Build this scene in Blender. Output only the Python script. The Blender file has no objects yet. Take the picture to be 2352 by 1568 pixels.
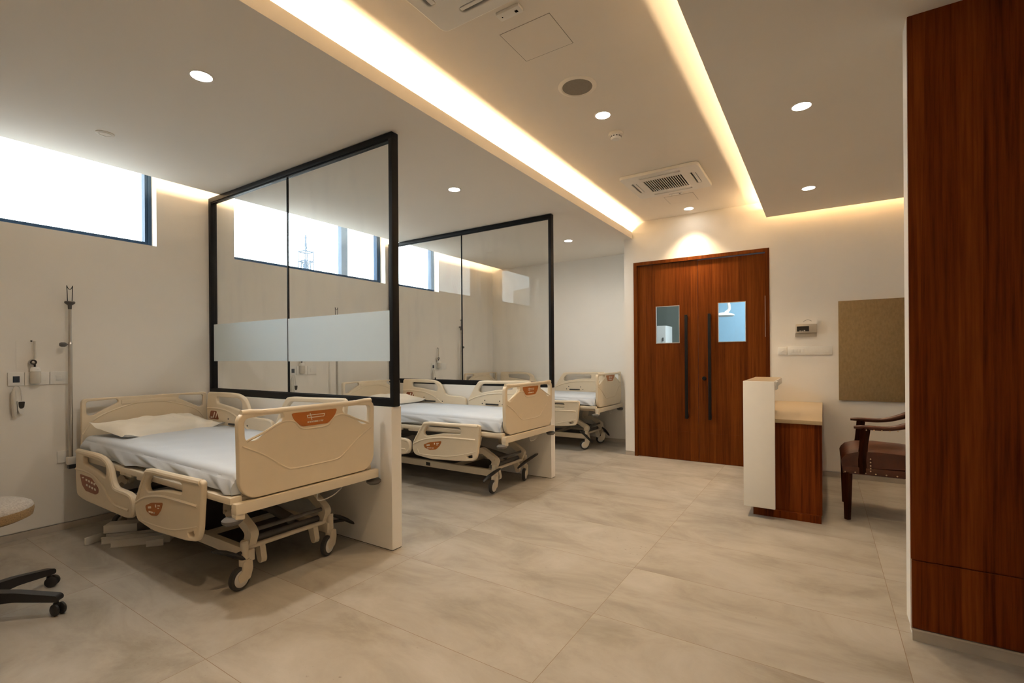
import bpy, bmesh, math, random
from mathutils import Vector, Matrix
random.seed(7)
PI = math.pi
C = bpy.context.scene.collection
scene = bpy.context.scene

# ------------------------------------------------------------------ materials
def new_mat(name):
    m = bpy.data.materials.new(name); m.use_nodes = True
    nt = m.node_tree; nt.nodes.clear()
    return m, nt, nt.nodes.new('ShaderNodeOutputMaterial')

def N(nt, t, **kw):
    n = nt.nodes.new(t)
    for k, v in kw.items(): setattr(n, k, v)
    return n

def simple(name, col, rough=0.5, metal=0.0, var=0.06, scale=14.0, bump=0.0, bscale=120.0, stretch=(1, 1, 1), spec=0.5):
    """Principled surface with a faint procedural mottling."""
    m, nt, out = new_mat(name)
    b = N(nt, 'ShaderNodeBsdfPrincipled'); L = nt.links
    L.new(b.outputs[0], out.inputs[0])
    b.inputs['Roughness'].default_value = rough; b.inputs['Metallic'].default_value = metal
    b.inputs['Specular IOR Level'].default_value = spec
    tc = N(nt, 'ShaderNodeTexCoord'); mp = N(nt, 'ShaderNodeMapping'); mp.inputs['Scale'].default_value = stretch
    L.new(tc.outputs['Object'], mp.inputs[0])
    nz = N(nt, 'ShaderNodeTexNoise'); nz.inputs['Scale'].default_value = scale; nz.inputs['Detail'].default_value = 4
    L.new(mp.outputs[0], nz.inputs['Vector'])
    rp = N(nt, 'ShaderNodeValToRGB'); L.new(nz.outputs['Fac'], rp.inputs[0])
    e = rp.color_ramp.elements
    e[0].position = .3; e[1].position = .7
    e[0].color = tuple(c * (1 - var) for c in col) + (1,); e[1].color = tuple(min(1, c * (1 + var)) for c in col) + (1,)
    L.new(rp.outputs[0], b.inputs['Base Color'])
    if bump:
        n2 = N(nt, 'ShaderNodeTexNoise'); n2.inputs['Scale'].default_value = bscale; n2.inputs['Detail'].default_value = 3
        L.new(mp.outputs[0], n2.inputs['Vector'])
        bp = N(nt, 'ShaderNodeBump'); bp.inputs['Strength'].default_value = bump; bp.inputs['Distance'].default_value = .004
        L.new(n2.outputs['Fac'], bp.inputs['Height']); L.new(bp.outputs[0], b.inputs['Normal'])
    return m

def emit(name, col, s):
    m, nt, out = new_mat(name)
    e = N(nt, 'ShaderNodeEmission'); e.inputs[0].default_value = (*col, 1); e.inputs[1].default_value = s
    nt.links.new(e.outputs[0], out.inputs[0]); return m

def wood(name, dark, mid, light, rough=.46):
    m, nt, out = new_mat(name); L = nt.links
    b = N(nt, 'ShaderNodeBsdfPrincipled'); L.new(b.outputs[0], out.inputs[0])
    b.inputs['Roughness'].default_value = rough; b.inputs['Specular IOR Level'].default_value = .07
    tc = N(nt, 'ShaderNodeTexCoord')
    mp = N(nt, 'ShaderNodeMapping'); mp.inputs['Scale'].default_value = (26, 26, .9); L.new(tc.outputs['Object'], mp.inputs[0])
    nz = N(nt, 'ShaderNodeTexNoise'); nz.inputs['Scale'].default_value = 2.2; nz.inputs['Detail'].default_value = 7; nz.inputs['Roughness'].default_value = .65
    L.new(mp.outputs[0], nz.inputs['Vector'])
    # veneer leaves: broad bands of slightly different tone
    mp2 = N(nt, 'ShaderNodeMapping'); mp2.inputs['Scale'].default_value = (7, 7, .05); L.new(tc.outputs['Object'], mp2.inputs[0])
    vz = N(nt, 'ShaderNodeTexVoronoi'); vz.inputs['Scale'].default_value = 1.4; L.new(mp2.outputs[0], vz.inputs['Vector'])
    sep = N(nt, 'ShaderNodeSeparateColor'); L.new(vz.outputs['Color'], sep.inputs[0])
    mx = N(nt, 'ShaderNodeMath', operation='MULTIPLY_ADD'); L.new(sep.outputs[0], mx.inputs[0]); mx.inputs[1].default_value = .28; L.new(nz.outputs['Fac'], mx.inputs[2])
    rp = N(nt, 'ShaderNodeValToRGB'); L.new(mx.outputs[0], rp.inputs[0]); e = rp.color_ramp.elements
    e[0].position = .36; e[0].color = (*dark, 1); e[1].position = .9; e[1].color = (*light, 1)
    x = e.new(.62); x.color = (*mid, 1)
    L.new(rp.outputs[0], b.inputs['Base Color'])
    return m

def glass(name, tint, refl=1.0, ior=1.5):
    """Architectural pane: Fresnel mix of clear transmission and mirror reflection, with faint wipe marks."""
    m, nt, out = new_mat(name); L = nt.links
    tr = N(nt, 'ShaderNodeBsdfTransparent'); tr.inputs[0].default_value = (*tint, 1)
    gl = N(nt, 'ShaderNodeBsdfGlossy'); gl.inputs['Roughness'].default_value = .0
    fr = N(nt, 'ShaderNodeFresnel'); ge = N(nt, 'ShaderNodeNewGeometry')
    mr = N(nt, 'ShaderNodeMapRange'); mr.inputs[3].default_value = ior; mr.inputs[4].default_value = 1 / ior  # same reflectance on both faces of the thin pane
    L.new(ge.outputs['Backfacing'], mr.inputs[0]); L.new(mr.outputs[0], fr.inputs['IOR'])
    mul = N(nt, 'ShaderNodeMath', operation='MULTIPLY'); mul.inputs[1].default_value = refl
    mix = N(nt, 'ShaderNodeMixShader')
    L.new(fr.outputs[0], mul.inputs[0]); L.new(mul.outputs[0], mix.inputs[0]); L.new(tr.outputs[0], mix.inputs[1]); L.new(gl.outputs[0], mix.inputs[2])
    # smears of dried cleaning water
    tc = N(nt, 'ShaderNodeTexCoord'); mp = N(nt, 'ShaderNodeMapping'); mp.inputs['Scale'].default_value = (5, 5, 1.1); L.new(tc.outputs['Object'], mp.inputs[0])
    nz = N(nt, 'ShaderNodeTexNoise'); nz.inputs['Scale'].default_value = 2.0; nz.inputs['Detail'].default_value = 6; L.new(mp.outputs[0], nz.inputs['Vector'])
    rp = N(nt, 'ShaderNodeMapRange'); rp.inputs[1].default_value = .5; rp.inputs[2].default_value = .85; rp.inputs[3].default_value = 0; rp.inputs[4].default_value = .045
    L.new(nz.outputs['Fac'], rp.inputs[0])
    df = N(nt, 'ShaderNodeBsdfTranslucent'); df.inputs[0].default_value = (.8, .85, .9, 1)
    mx2 = N(nt, 'ShaderNodeMixShader'); L.new(rp.outputs[0], mx2.inputs[0]); L.new(mix.outputs[0], mx2.inputs[1]); L.new(df.outputs[0], mx2.inputs[2])
    L.new(mx2.outputs[0], out.inputs[0]); return m

def frosted(name):
    m, nt, out = new_mat(name); L = nt.links
    tl = N(nt, 'ShaderNodeBsdfTranslucent'); tl.inputs[0].default_value = (.84, .9, .93, 1)
    df = N(nt, 'ShaderNodeBsdfDiffuse'); df.inputs[0].default_value = (.8, .86, .9, 1)
    mix = N(nt, 'ShaderNodeMixShader'); mix.inputs[0].default_value = .45
    L.new(tl.outputs[0], mix.inputs[1]); L.new(df.outputs[0], mix.inputs[2])
    L.new(mix.outputs[0], out.inputs[0]); return m

def floor_mat():
    m, nt, out = new_mat('stone_tile'); L = nt.links
    b = N(nt, 'ShaderNodeBsdfPrincipled'); L.new(b.outputs[0], out.inputs[0])
    tc = N(nt, 'ShaderNodeTexCoord'); sx = N(nt, 'ShaderNodeSeparateXYZ'); L.new(tc.outputs['Object'], sx.inputs[0])
    def line(sock, off, period, w):
        a = N(nt, 'ShaderNodeMath', operation='SUBTRACT'); L.new(sock, a.inputs[0]); a.inputs[1].default_value = off
        d = N(nt, 'ShaderNodeMath', operation='DIVIDE'); L.new(a.outputs[0], d.inputs[0]); d.inputs[1].default_value = period
        fl = N(nt, 'ShaderNodeMath', operation='FLOOR'); L.new(d.outputs[0], fl.inputs[0])
        f = N(nt, 'ShaderNodeMath', operation='FRACT'); L.new(d.outputs[0], f.inputs[0])
        p = N(nt, 'ShaderNodeMath', operation='PINGPONG'); L.new(f.outputs[0], p.inputs[0]); p.inputs[1].default_value = .5
        c = N(nt, 'ShaderNodeMath', operation='LESS_THAN'); L.new(p.outputs[0], c.inputs[0]); c.inputs[1].default_value = w / period / 2
        return c.outputs[0], fl.outputs[0]
    l1, i1 = line(sx.outputs[0], 2.552, 1.2265, .0026); l2, i2 = line(sx.outputs[1], .397, .5955, .0026)
    grout = N(nt, 'ShaderNodeMath', operation='MAXIMUM'); L.new(l1, grout.inputs[0]); L.new(l2, grout.inputs[1])
    cb = N(nt, 'ShaderNodeCombineXYZ'); L.new(i1, cb.inputs[0]); L.new(i2, cb.inputs[1])
    wn = N(nt, 'ShaderNodeTexWhiteNoise', noise_dimensions='3D'); L.new(cb.outputs[0], wn.inputs['Vector'])
    sc = N(nt, 'ShaderNodeVectorMath', operation='SCALE'); sc.inputs[3].default_value = 9.0; L.new(wn.outputs['Color'], sc.inputs[0])
    ad = N(nt, 'ShaderNodeVectorMath', operation='ADD'); L.new(tc.outputs['Object'], ad.inputs[0]); L.new(sc.outputs[0], ad.inputs[1])
    mp = N(nt, 'ShaderNodeMapping'); mp.inputs['Scale'].default_value = (1.0, 1.75, 1); L.new(ad.outputs[0], mp.inputs[0])
    nz = N(nt, 'ShaderNodeTexNoise'); nz.inputs['Scale'].default_value = 1.7; nz.inputs['Detail'].default_value = 10; nz.inputs['Roughness'].default_value = .66; nz.inputs['Distortion'].default_value = .5
    L.new(mp.outputs[0], nz.inputs['Vector'])
    rp = N(nt, 'ShaderNodeValToRGB'); L.new(nz.outputs['Fac'], rp.inputs[0]); e = rp.color_ramp.elements
    e[0].position = .33; e[0].color = (.265, .236, .196, 1); e[1].position = .70; e[1].color = (.43, .40, .357, 1)
    x = e.new(.5); x.color = (.36, .328, .283, 1)
    # small dark pits gathered in patches
    pz = N(nt, 'ShaderNodeTexNoise'); pz.inputs['Scale'].default_value = 46; pz.inputs['Detail'].default_value = 2; L.new(mp.outputs[0], pz.inputs['Vector'])
    pr = N(nt, 'ShaderNodeMapRange'); pr.inputs[1].default_value = .70; pr.inputs[2].default_value = .76; L.new(pz.outputs['Fac'], pr.inputs[0])
    cz = N(nt, 'ShaderNodeTexNoise'); cz.inputs['Scale'].default_value = 2.0; L.new(mp.outputs[0], cz.inputs['Vector'])
    cr = N(nt, 'ShaderNodeMapRange'); cr.inputs[1].default_value = .55; cr.inputs[2].default_value = .68; L.new(cz.outputs['Fac'], cr.inputs[0])
    pm = N(nt, 'ShaderNodeMath', operation='MULTIPLY'); L.new(pr.outputs[0], pm.inputs[0]); L.new(cr.outputs[0], pm.inputs[1])
    m1 = N(nt, 'ShaderNodeMix', data_type='RGBA'); L.new(pm.outputs[0], m1.inputs[0]); L.new(rp.outputs[0], m1.inputs[6]); m1.inputs[7].default_value = (.2, .17, .14, 1)
    m2 = N(nt, 'ShaderNodeMix', data_type='RGBA'); L.new(grout.outputs[0], m2.inputs[0]); L.new(m1.outputs[2], m2.inputs[6]); m2.inputs[7].default_value = (.23, .17, .11, 1)
    L.new(m2.outputs[2], b.inputs['Base Color'])
    b.inputs['Roughness'].default_value = .5; b.inputs['Specular IOR Level'].default_value = .35
    bp = N(nt, 'ShaderNodeBump'); bp.inputs['Strength'].default_value = .12; bp.inputs['Distance'].default_value = .003
    L.new(nz.outputs['Fac'], bp.inputs['Height']); L.new(bp.outputs[0], b.inputs['Normal'])
    return m

M = dict(
    wall=simple('warm_white_paint', (.875, .835, .775), .75, var=.012, scale=3, bump=.06, bscale=160),
    ceil=simple('ceiling_paint', (.87, .815, .74), .85, var=.01, scale=2),
    white=simple('white_laminate', (.84, .82, .78), .4, var=.01),
    tile=simple('skirting_tile', (.47, .42, .36), .5, var=.08, scale=9),
    gap=simple('shadow_gap', (.006, .005, .004), .9, spec=.1),
    steel_strip=simple('brushed_strip', (.62, .57, .5), .35, .8, var=.03),
    black=simple('black_powder_coat', (.008, .008, .009), .5, var=.1, spec=.18),
    blackplastic=simple('black_plastic', (.014, .013, .013), .5, var=.1),
    winframe=simple('blue_grey_aluminium', (.032, .070, .135), .5, var=.03, spec=.2),
    plastic=simple('cream_moulded_plastic', (.76, .64, .47), .38, var=.012, bump=.04, bscale=420),
    metalw=simple('cream_powder_coat', (.74, .64, .49), .35, var=.02),
    greyrub=simple('grey_rubber', (.12, .11, .10), .65, var=.08),
    tyre=simple('dark_rubber_tyre', (.045, .042, .04), .7, var=.1),
    hub=simple('pale_wheel_disc', (.7, .66, .6), .4, var=.02),
    orange=simple('burnt_orange_badge', (.42, .125, .012), .45, var=.04),
    brownpad=simple('brown_red_keypad', (.26, .07, .022), .45, var=.06),
    mark=simple('pale_print', (.85, .78, .66), .5, var=.01),
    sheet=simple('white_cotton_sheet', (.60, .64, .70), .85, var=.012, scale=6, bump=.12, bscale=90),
    pillow=simple('ivory_pillow_cotton', (.83, .78, .69), .9, var=.02, scale=7, bump=.2, bscale=60),
    chrome=simple('dull_stainless', (.55, .52, .48), .28, 1, var=.05),
    dark=simple('dark_metal', (.035, .03, .026), .4, .4, var=.1),
    wood=wood('teak_veneer', (.060, .0105, .0016), (.150, .032, .005), (.22, .055, .010)),
    doorwood=wood('door_teak_veneer', (.062, .0125, .0018), (.115, .027, .0035), (.17, .046, .007)),
    chairwood=wood('dark_stained_wood', (.012, .004, .002), (.03, .009, .004), (.07, .02, .008), .3),
    leather=simple('worn_oxblood_leather', (.070, .018, .007), .36, var=.35, scale=9, bump=.25, bscale=60),
    stud=simple('pale_brass_stud', (.75, .6, .42), .3, .8),
    pin=simple('olive_felt', (.27, .185, .085), .95, var=.12, scale=60, bump=.5, bscale=190, stretch=(1, 1, .5)),
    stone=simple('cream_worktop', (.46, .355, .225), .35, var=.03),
    grille=simple('perforated_grey', (.26, .23, .19), .7, var=.06, scale=90),
    fabric=simple('grey_beige_tweed', (.36, .32, .28), .95, var=.18, scale=160, bump=.4, bscale=260, stretch=(.4, 1, 1)),
    piping=simple('tan_tweed_band', (.3, .2, .1), .95, var=.25, scale=200, bump=.5, bscale=260),
    clear=simple('cloudy_polycarbonate', (.66, .62, .55), .2, var=.06),
    screen=simple('dark_blue_socket', (.02, .03, .05), .3, var=.4, scale=60),
    blue=simple('operating_room_blue', (.30, .50, .66), .6, var=.02),
    sage=simple('grey_green_paint', (.17, .19, .165), .7, var=.03),
    palegrey=simple('pale_grey_paint', (.55, .57, .57), .6, var=.02),
    tower=simple('dark_blue_steel', (.012, .030, .058), .8, var=.05, spec=.03),
    building=simple('pale_concrete', (.5, .49, .46), .9, var=.04),
    pane=glass('partition_glass', (.965, .975, .975), .37, 1.52),
    wpane=glass('window_glass', (.93, .965, .97), .8, 1.5),
    vision=glass('door_glass', (.95, .97, .97), .5, 1.45),
    frost=frosted('frosted_film'),
    lamp=emit('downlight_led', (1, .93, .82), 30.0),
    floor=floor_mat(),
)

# ------------------------------------------------------------------ mesh helpers
class MB:
    def __init__(s): s.bm = bmesh.new(); s.mi = 0
    def _post(s, vs, fs):
        for f in fs: f.material_index = s.mi
    def box(s, x0, x1, y0, y1, z0, z1, rot=None, bev=0.0, seg=2):
        r = bmesh.ops.create_cube(s.bm, size=1)
        vs = r['verts']
        sx, sy, sz = x1 - x0, y1 - y0, z1 - z0
        for v in vs: v.co = Vector((v.co.x * sx, v.co.y * sy, v.co.z * sz))
        c = Vector(((x0 + x1) / 2, (y0 + y1) / 2, (z0 + z1) / 2))
        for v in vs:
            if rot is not None: v.co = rot @ v.co
            v.co += c
        fs = {f for v in vs for f in v.link_faces}
        s._post(vs, fs)
        if bev:
            es = list({e for v in vs for e in v.link_edges})
            rr = bmesh.ops.bevel(s.bm, geom=es, offset=min(bev, .49 * min(sx, sy, sz)), segments=seg, affect='EDGES', profile=.6)
            for f in rr['faces']: f.material_index = s.mi; f.smooth = True
        return s
    def ring_tube(s, pts, r, n=10, cap=True, flat=1.0):
        pts = [Vector(p) for p in pts]; rs = r if isinstance(r, (list, tuple)) else [r] * len(pts)
        rings = []; up = None
        for i, p in enumerate(pts):
            a = pts[max(0, i - 1)]; b = pts[min(len(pts) - 1, i + 1)]
            t = (b - a).normalized()
            if up is None:
                up = Vector((0, 0, 1)) if abs(t.z) < .9 else Vector((1, 0, 0))
            side = t.cross(up)
            if side.length < 1e-6: side = t.cross(Vector((0, 1, 0)))
            side.normalize(); u2 = side.cross(t).normalized(); up = u2
            rings.append([s.bm.verts.new(p + (side * math.cos(2 * PI * k / n) + u2 * flat * math.sin(2 * PI * k / n)) * rs[i]) for k in range(n)])
        for a, b in zip(rings, rings[1:]):
            for k in range(n):
                f = s.bm.faces.new((a[k], a[(k + 1) % n], b[(k + 1) % n], b[k])); f.smooth = True; f.material_index = s.mi
        if cap:
            f = s.bm.faces.new(rings[0][::-1]); f.material_index = s.mi
            f = s.bm.faces.new(rings[-1]); f.material_index = s.mi
        return s
    def cyl(s, p0, p1, r, n=20, r1=None):
        return s.ring_tube([p0, p1], [r, r if r1 is None else r1], n)
    def lathe(s, prof, origin=(0, 0, 0), axis='z', n=28, rot=None):
        o = Vector(origin); rings = []
        for (r, h) in prof:
            ring = []
            for k in range(n):
                a = 2 * PI * k / n; v = Vector((r * math.cos(a), r * math.sin(a), h))
                if axis == 'x': v = Vector((v.z, v.x, v.y))
                elif axis == 'y': v = Vector((v.x, v.z, v.y))
                if rot is not None: v = rot @ v
                ring.append(s.bm.verts.new(o + v))
            rings.append(ring)
        for a, b in zip(rings, rings[1:]):
            for k in range(n):
                f = s.bm.faces.new((a[k], a[(k + 1) % n], b[(k + 1) % n], b[k])); f.smooth = True; f.material_index = s.mi
        for ring in () if prof[0] == prof[-1] else (rings[0], rings[-1]):
            try: f = s.bm.faces.new(ring); f.material_index = s.mi
            except ValueError: pass
        return s
    def prism(s, poly, to3, d0, d1):
        """poly in 2D, to3(u, v, d) -> point; closed prism between depths d0 and d1."""
        a = [s.bm.verts.new(to3(u, v, d0)) for u, v in poly]; b = [s.bm.verts.new(to3(u, v, d1)) for u, v in poly]
        n = len(poly)
        for k in range(n):
            f = s.bm.faces.new((a[k], a[(k + 1) % n], b[(k + 1) % n], b[k])); f.material_index = s.mi
        for ring in (a[::-1], b):
            f = s.bm.faces.new(ring); f.material_index = s.mi
        return s
    def add_mesh(s, me, to=None):
        base = len(s.bm.verts)
        s.bm.from_mesh(me); s.bm.verts.ensure_lookup_table()
        vs = [s.bm.verts[i] for i in range(base, len(s.bm.verts))]
        if to:
            for v in vs: v.co = to(v.co)
        for f in {f for v in vs for f in v.link_faces}: f.material_index = s.mi
        return s
    def build(s, name, mats, parent=None, fix=True):
        if fix: bmesh.ops.recalc_face_normals(s.bm, faces=s.bm.faces)
        me = bpy.data.meshes.new(name); s.bm.to_mesh(me); s.bm.free()
        me.set_sharp_from_angle(angle=.7)
        for m in (mats if isinstance(mats, (list, tuple)) else [mats]): me.materials.append(m)
        o = bpy.data.objects.new(name, me); C.objects.link(o)
        if parent is not None: o.parent = parent
        return o

def rpoly(pts, r=.03, n=4):
    """Round the corners of a polygon; a point may carry its own radius as a third value."""
    out = []; P = [(p[0], p[1]) for p in pts]; k = len(P)
    for i in range(k):
        rr = pts[i][2] if len(pts[i]) > 2 else r
        a = Vector(P[i - 1]); b = Vector(P[i]); c = Vector(P[(i + 1) % k])
        da, dc = (a - b), (c - b); la, lc = da.length, dc.length
        if rr <= 0 or la < 1e-6 or lc < 1e-6: out.append(tuple(b)); continue
        t = min(rr, .48 * la, .48 * lc)
        p, q = b + da / la * t, b + dc / lc * t
        for j in range(n + 1):
            w = j / n; v = p * (1 - w) ** 2 + b * 2 * w * (1 - w) + q * w * w
            out.append(tuple(v))
    return out

def plate_mesh(loops, depth, bevel=.006, res=2):
    """Flat moulded plate with holes and rounded rims, in XY, centred on z=0 (depth = whole thickness)."""
    cu = bpy.data.curves.new('tmp_plate', 'CURVE'); cu.dimensions = '2D'; cu.fill_mode = 'BOTH'
    cu.extrude = max(depth / 2 - bevel, .0005); cu.bevel_depth = bevel; cu.bevel_resolution = res; cu.offset = -bevel
    for lp in loops:
        sp = cu.splines.new('POLY'); sp.points.add(len(lp) - 1)
        for p, (x, y) in zip(sp.points, lp): p.co = (x, y, 0, 1)
        sp.use_cyclic_u = True
    o = bpy.data.objects.new('tmp_plate', cu); C.objects.link(o)
    dg = bpy.context.evaluated_depsgraph_get(); dg.update()
    me = bpy.data.meshes.new_from_object(o.evaluated_get(dg))
    bpy.data.objects.remove(o); bpy.data.curves.remove(cu)
    return me

def thing(name, label, cat, loc=(0, 0, 0), rz=0.0, group=None):
    o = bpy.data.objects.new(name, None); C.objects.link(o)
    o.location = loc; o.rotation_euler = (0, 0, rz); o.empty_display_size = .1
    return tag(o, label, cat, group)

def tag(o, label, cat, group=None):
    o['label'] = label; o['category'] = cat
    if group: o['group'] = group
    return o

def struct(o, label=None):
    o['kind'] = 'structure'
    if label: o['label'] = label
    return o

def dup(root, loc, label, rz=None):
    r = root.copy(); C.objects.link(r); r.location = loc; r['label'] = label
    if rz is not None: r.rotation_euler = (0, 0, rz)
    for ch in list(root.children):
        c = ch.copy(); C.objects.link(c); c.parent = r
        for g in list(ch.children):
            d = g.copy(); C.objects.link(d); d.parent = c
    return r

def shade(o, ang=.6):
    for p in o.data.polygons: p.use_smooth = True
    try: o.data.set_sharp_from_angle(angle=ang)
    except Exception: pass
    return o

# ------------------------------------------------------------------ measured place (metres; x from the window wall, y into the room)
YP1, YP2, TW = 2.197, 4.372, .087       # half walls
XE, HW = 2.375, .931                    # half wall length and height
ZS, ZC = 2.7235, 2.922                  # lowered and main ceiling
YB, YE = 5.927, 6.73                    # door wall, end bay wall
Y0, XR = -2.6, 6.6

# ---- floor
struct(MB().box(-.2, XR + .2, Y0 - .2, 9.6, -.08, 0).build('floor', M['floor']), 'beige stone tile floor in large rectangles')

# ---- left wall with the three high windows
WZ0, WZ1 = 2.205, 2.90
WIN = [(.50, 1.80), (2.44, 4.335), (4.56, 5.36)]
w = MB()
SK = .055
w.box(-.22, 0, Y0, YE + .2, SK, WZ0).box(-.22, 0, Y0, YE + .2, WZ1, 3.1)
prev = Y0
for a, b in WIN:
    w.box(-.22, 0, prev, a, WZ0, WZ1); prev = b
w.box(-.22, 0, prev, YE + .2, WZ0, WZ1)
w.box(-.22, -.012, Y0, YE + .2, 0, SK)
struct(w.build('wall_left', M['wall']), 'off-white window wall behind the bed heads')
struct(MB().box(-.011, .001, Y0, YE, 0, .047).build('baseboard_left', M['tile']))

# ---- end wall of the last bay, pillar wall, door wall
struct(MB().box(0, 2.62, YE, YE + .15, SK, 3.1).box(0, 2.62, YE + .012, YE + .15, 0, SK).build('wall_end', M['wall']), 'off-white end wall of the last bed bay')
struct(MB().box(0, 2.609, YE - .001, YE + .011, 0, .047).build('baseboard_end', M['tile']))
DX0, DX1, DZ = 2.729, 4.240, 2.418
w = MB()
w.box(2.609, DX0, YB, YB + .16, SK, 3.1).box(DX1, XR, YB, YB + .16, SK, 3.1).box(DX0, DX1, YB, YB + .16, DZ, 3.1)
w.box(2.609, 2.70, YB + .16, YE + .15, 0, 3.1)
w.box(2.612, DX0, YB + .012, YB + .16, 0, SK).box(DX1, XR, YB + .012, YB + .16, 0, SK)
struct(w.build('wall_back', M['wall']), 'off-white wall around the wooden double doors')
struct(MB().box(2.609, DX0, YB - .001, YB + .011, 0, .047).box(DX1, XR, YB - .001, YB + .011, 0, .047).build('baseboard_back', M['tile']))
struct(MB().box(XR, XR + .15, Y0, YB + .2, 0, 3.1).build('wall_right', M['wall']))
struct(MB().box(-.2, XR + .2, Y0 - .15, Y0, 0, 3.1).build('wall_front', M['wall']))

# ---- ceilings
struct(MB().box(-.22, XR + .15, Y0 - .15, YE + .2, ZC, ZC + .1).build('ceiling', M['ceil']), 'main raised ceiling between the light coves')
LX0, LX1 = .190, 2.716
s_ = MB().box(LX0, LX1 - .016, Y0, YB, ZS, ZS + .018).box(LX0, 2.608, YB, YE, ZS, ZS + .018)
s_.box(LX1 - .016, LX1, Y0, YB, ZS, 2.806)          # lip of the cove
s_.box(2.36, 2.375, Y0, YE, ZS + .018, ZC)         # back of the trough
s_.box(.46, .475, Y0, YE, ZS + .018, ZC)
struct(s_.build('ceiling_left', M['ceil']), 'lowered ceiling over the bed bays with a cove lip')
RX0, RY1 = 4.224, 5.817
s_ = MB().box(RX0 + .016, XR, Y0, RY1 - .016, ZS, ZS + .018).box(RX0, RX0 + .016, Y0, RY1, ZS, 2.800).box(RX0 + .016, XR, RY1 - .016, RY1, ZS, 2.790)
s_.box(4.56, 4.575, Y0, 5.52, ZS + .018, ZC).box(4.56, XR, 5.505, 5.52, ZS + .018, ZC)
struct(s_.build('ceiling_right', M['ceil']), 'lowered ceiling over the desk side')

# ---- wood clad wall end
WX, WY = 5.040, 2.712
struct(MB().box(WX, XR, WY + .012, WY + .13, SK, ZS).box(WX + .01, XR, WY + .02, WY + .12, 0, SK).build('wall_clad', M['white']), 'white edged wall end carrying the dark wood cladding')
cl = MB().box(WX + .0015, XR, WY, WY + .0125, .356, ZS - .001).box(WX + .004, XR, WY + .001, WY + .0125, SK + .002, .350)
cl.box(WX + .006, XR, WY + .008, WY + .0125, .349, .357)
struct(cl.build('trim_1', M['wood']), 'dark reddish wood veneer panels facing the camera')
struct(MB().box(WX + .005, XR, WY + .003, WY + .02, 0, .046).build('baseboard_clad', M['tile']))
struct(MB().box(WX + .001, XR, WY - .001, WY + .02, .046, .054).build('trim_2', M['steel_strip']))

# ---- windows
def window(n, y0, y1, mull, label):
    f = MB(); X0, X1 = -.17, -.105; t = .045
    f.box(X0, X1, y0, y1, WZ0, WZ0 + t).box(X0, X1, y0, y1, WZ1 - t, WZ1)
    f.box(X0, X1, y0, y0 + t, WZ0 + t, WZ1 - t).box(X0, X1, y1 - t, y1, WZ0 + t, WZ1 - t)
    for m in mull: f.box(X0, X1, m - .045, m + .045, WZ0 + t, WZ1 - t)
    # slim inner sash lines
    f.box(X1, X1 + .012, y0, y1, WZ0, WZ0 + .028).box(X1, X1 + .012, y1 - .025, y1, WZ0 + .028, WZ1)
    o = struct(f.build('window_%d' % n, M['winframe']), label)
    edges = [y0 + t] + [v for m in mull for v in (m - .045, m + .045)] + [y1 - t]
    for a, b in zip(edges[::2], edges[1::2]):
        MB().box(-.142, -.134, a, b, WZ0 + t, WZ1 - t).build('pane', M['wpane'], o)
    return o
window(1, *WIN[0], [], 'high window over the bay with the stool')
window(2, *WIN[1], [3.79], 'high window seen through the first glass screen')
window(3, *WIN[2], [], 'high window seen through the second glass screen')

# ------------------------------------------------------------------ half walls and glass screens
for k, y in enumerate((YP1, YP2)):
    m = MB().box(0, XE, y, y + TW, .004, HW, bev=.002, seg=1)
    struct(m.build('wall_bay' + ('' if k == 0 else '_beyond'), M['wall']), 'low white half wall under the %s glass screen' % ('first' if k == 0 else 'second'))
    struct(MB().box(.001, XE - .004, y + .004, y + TW - .004, 0, .006).build('trim_%d' % (3 + k), M['gap']))

def screen(y, label, band, group):
    t = thing('glass_screen', label, 'glass screen', (0, y, HW), 0, group)
    z0, z1 = 0.0, 2.7195 - HW
    f = MB(); a, d = 0.0, .056
    f.box(.002, XE + .008, 0, d, z0 + .001, .052, bev=.003).box(.002, XE + .008, 0, d, z1 - .042, z1, bev=.003)
    f.box(.002, .040, 0, d, .05, z1 - .04, bev=.003).box(XE - .025, XE + .008, 0, d, .05, z1 - .04, bev=.003)
    f.box(.04, XE - .025, .008, .018, .05, .058).box(.04, XE - .025, .008, .018, z1 - .05, z1 - .04)
    f.build('frame', M['black'], t)
    for x0, x1 in ((.041, 1.186), (1.192, XE - .026)):
        MB().box(x0, x1, .024, .034, .053, z1 - .043).build('pane', M['pane'], t)
    MB().box(1.184, 1.194, .022, .036, .053, z1 - .043).build('joint_strip', M['black'], t)
    if band:
        for x0, x1, dz in ((.042, 1.184, .004), (1.194, XE - .027, 0)):
            o = MB().box(x0, x1, .0215, .0235, 1.229 + dz - HW, 1.563 + dz - HW).build('frosted_band', M['frost'], t)
            o['label'] = 'frosted privacy band'
    return t
screen(2.209, 'black framed glass screen with frosted band, beside the first bed', True, 'glass screens between the bed bays')
screen(4.384, 'black framed clear glass screen without band, behind the middle bed', False, 'glass screens between the bed bays')

# ------------------------------------------------------------------ hospital beds
def yz(d):  # plate drawn in (y, z); thickness along x, centred on x=d
    return lambda v: Vector((d + v.z, v.x, v.y))
def xz(d):  # plate drawn in (x, z); thickness along y
    return lambda v: Vector((v.x, d + v.z, v.y))

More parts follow.
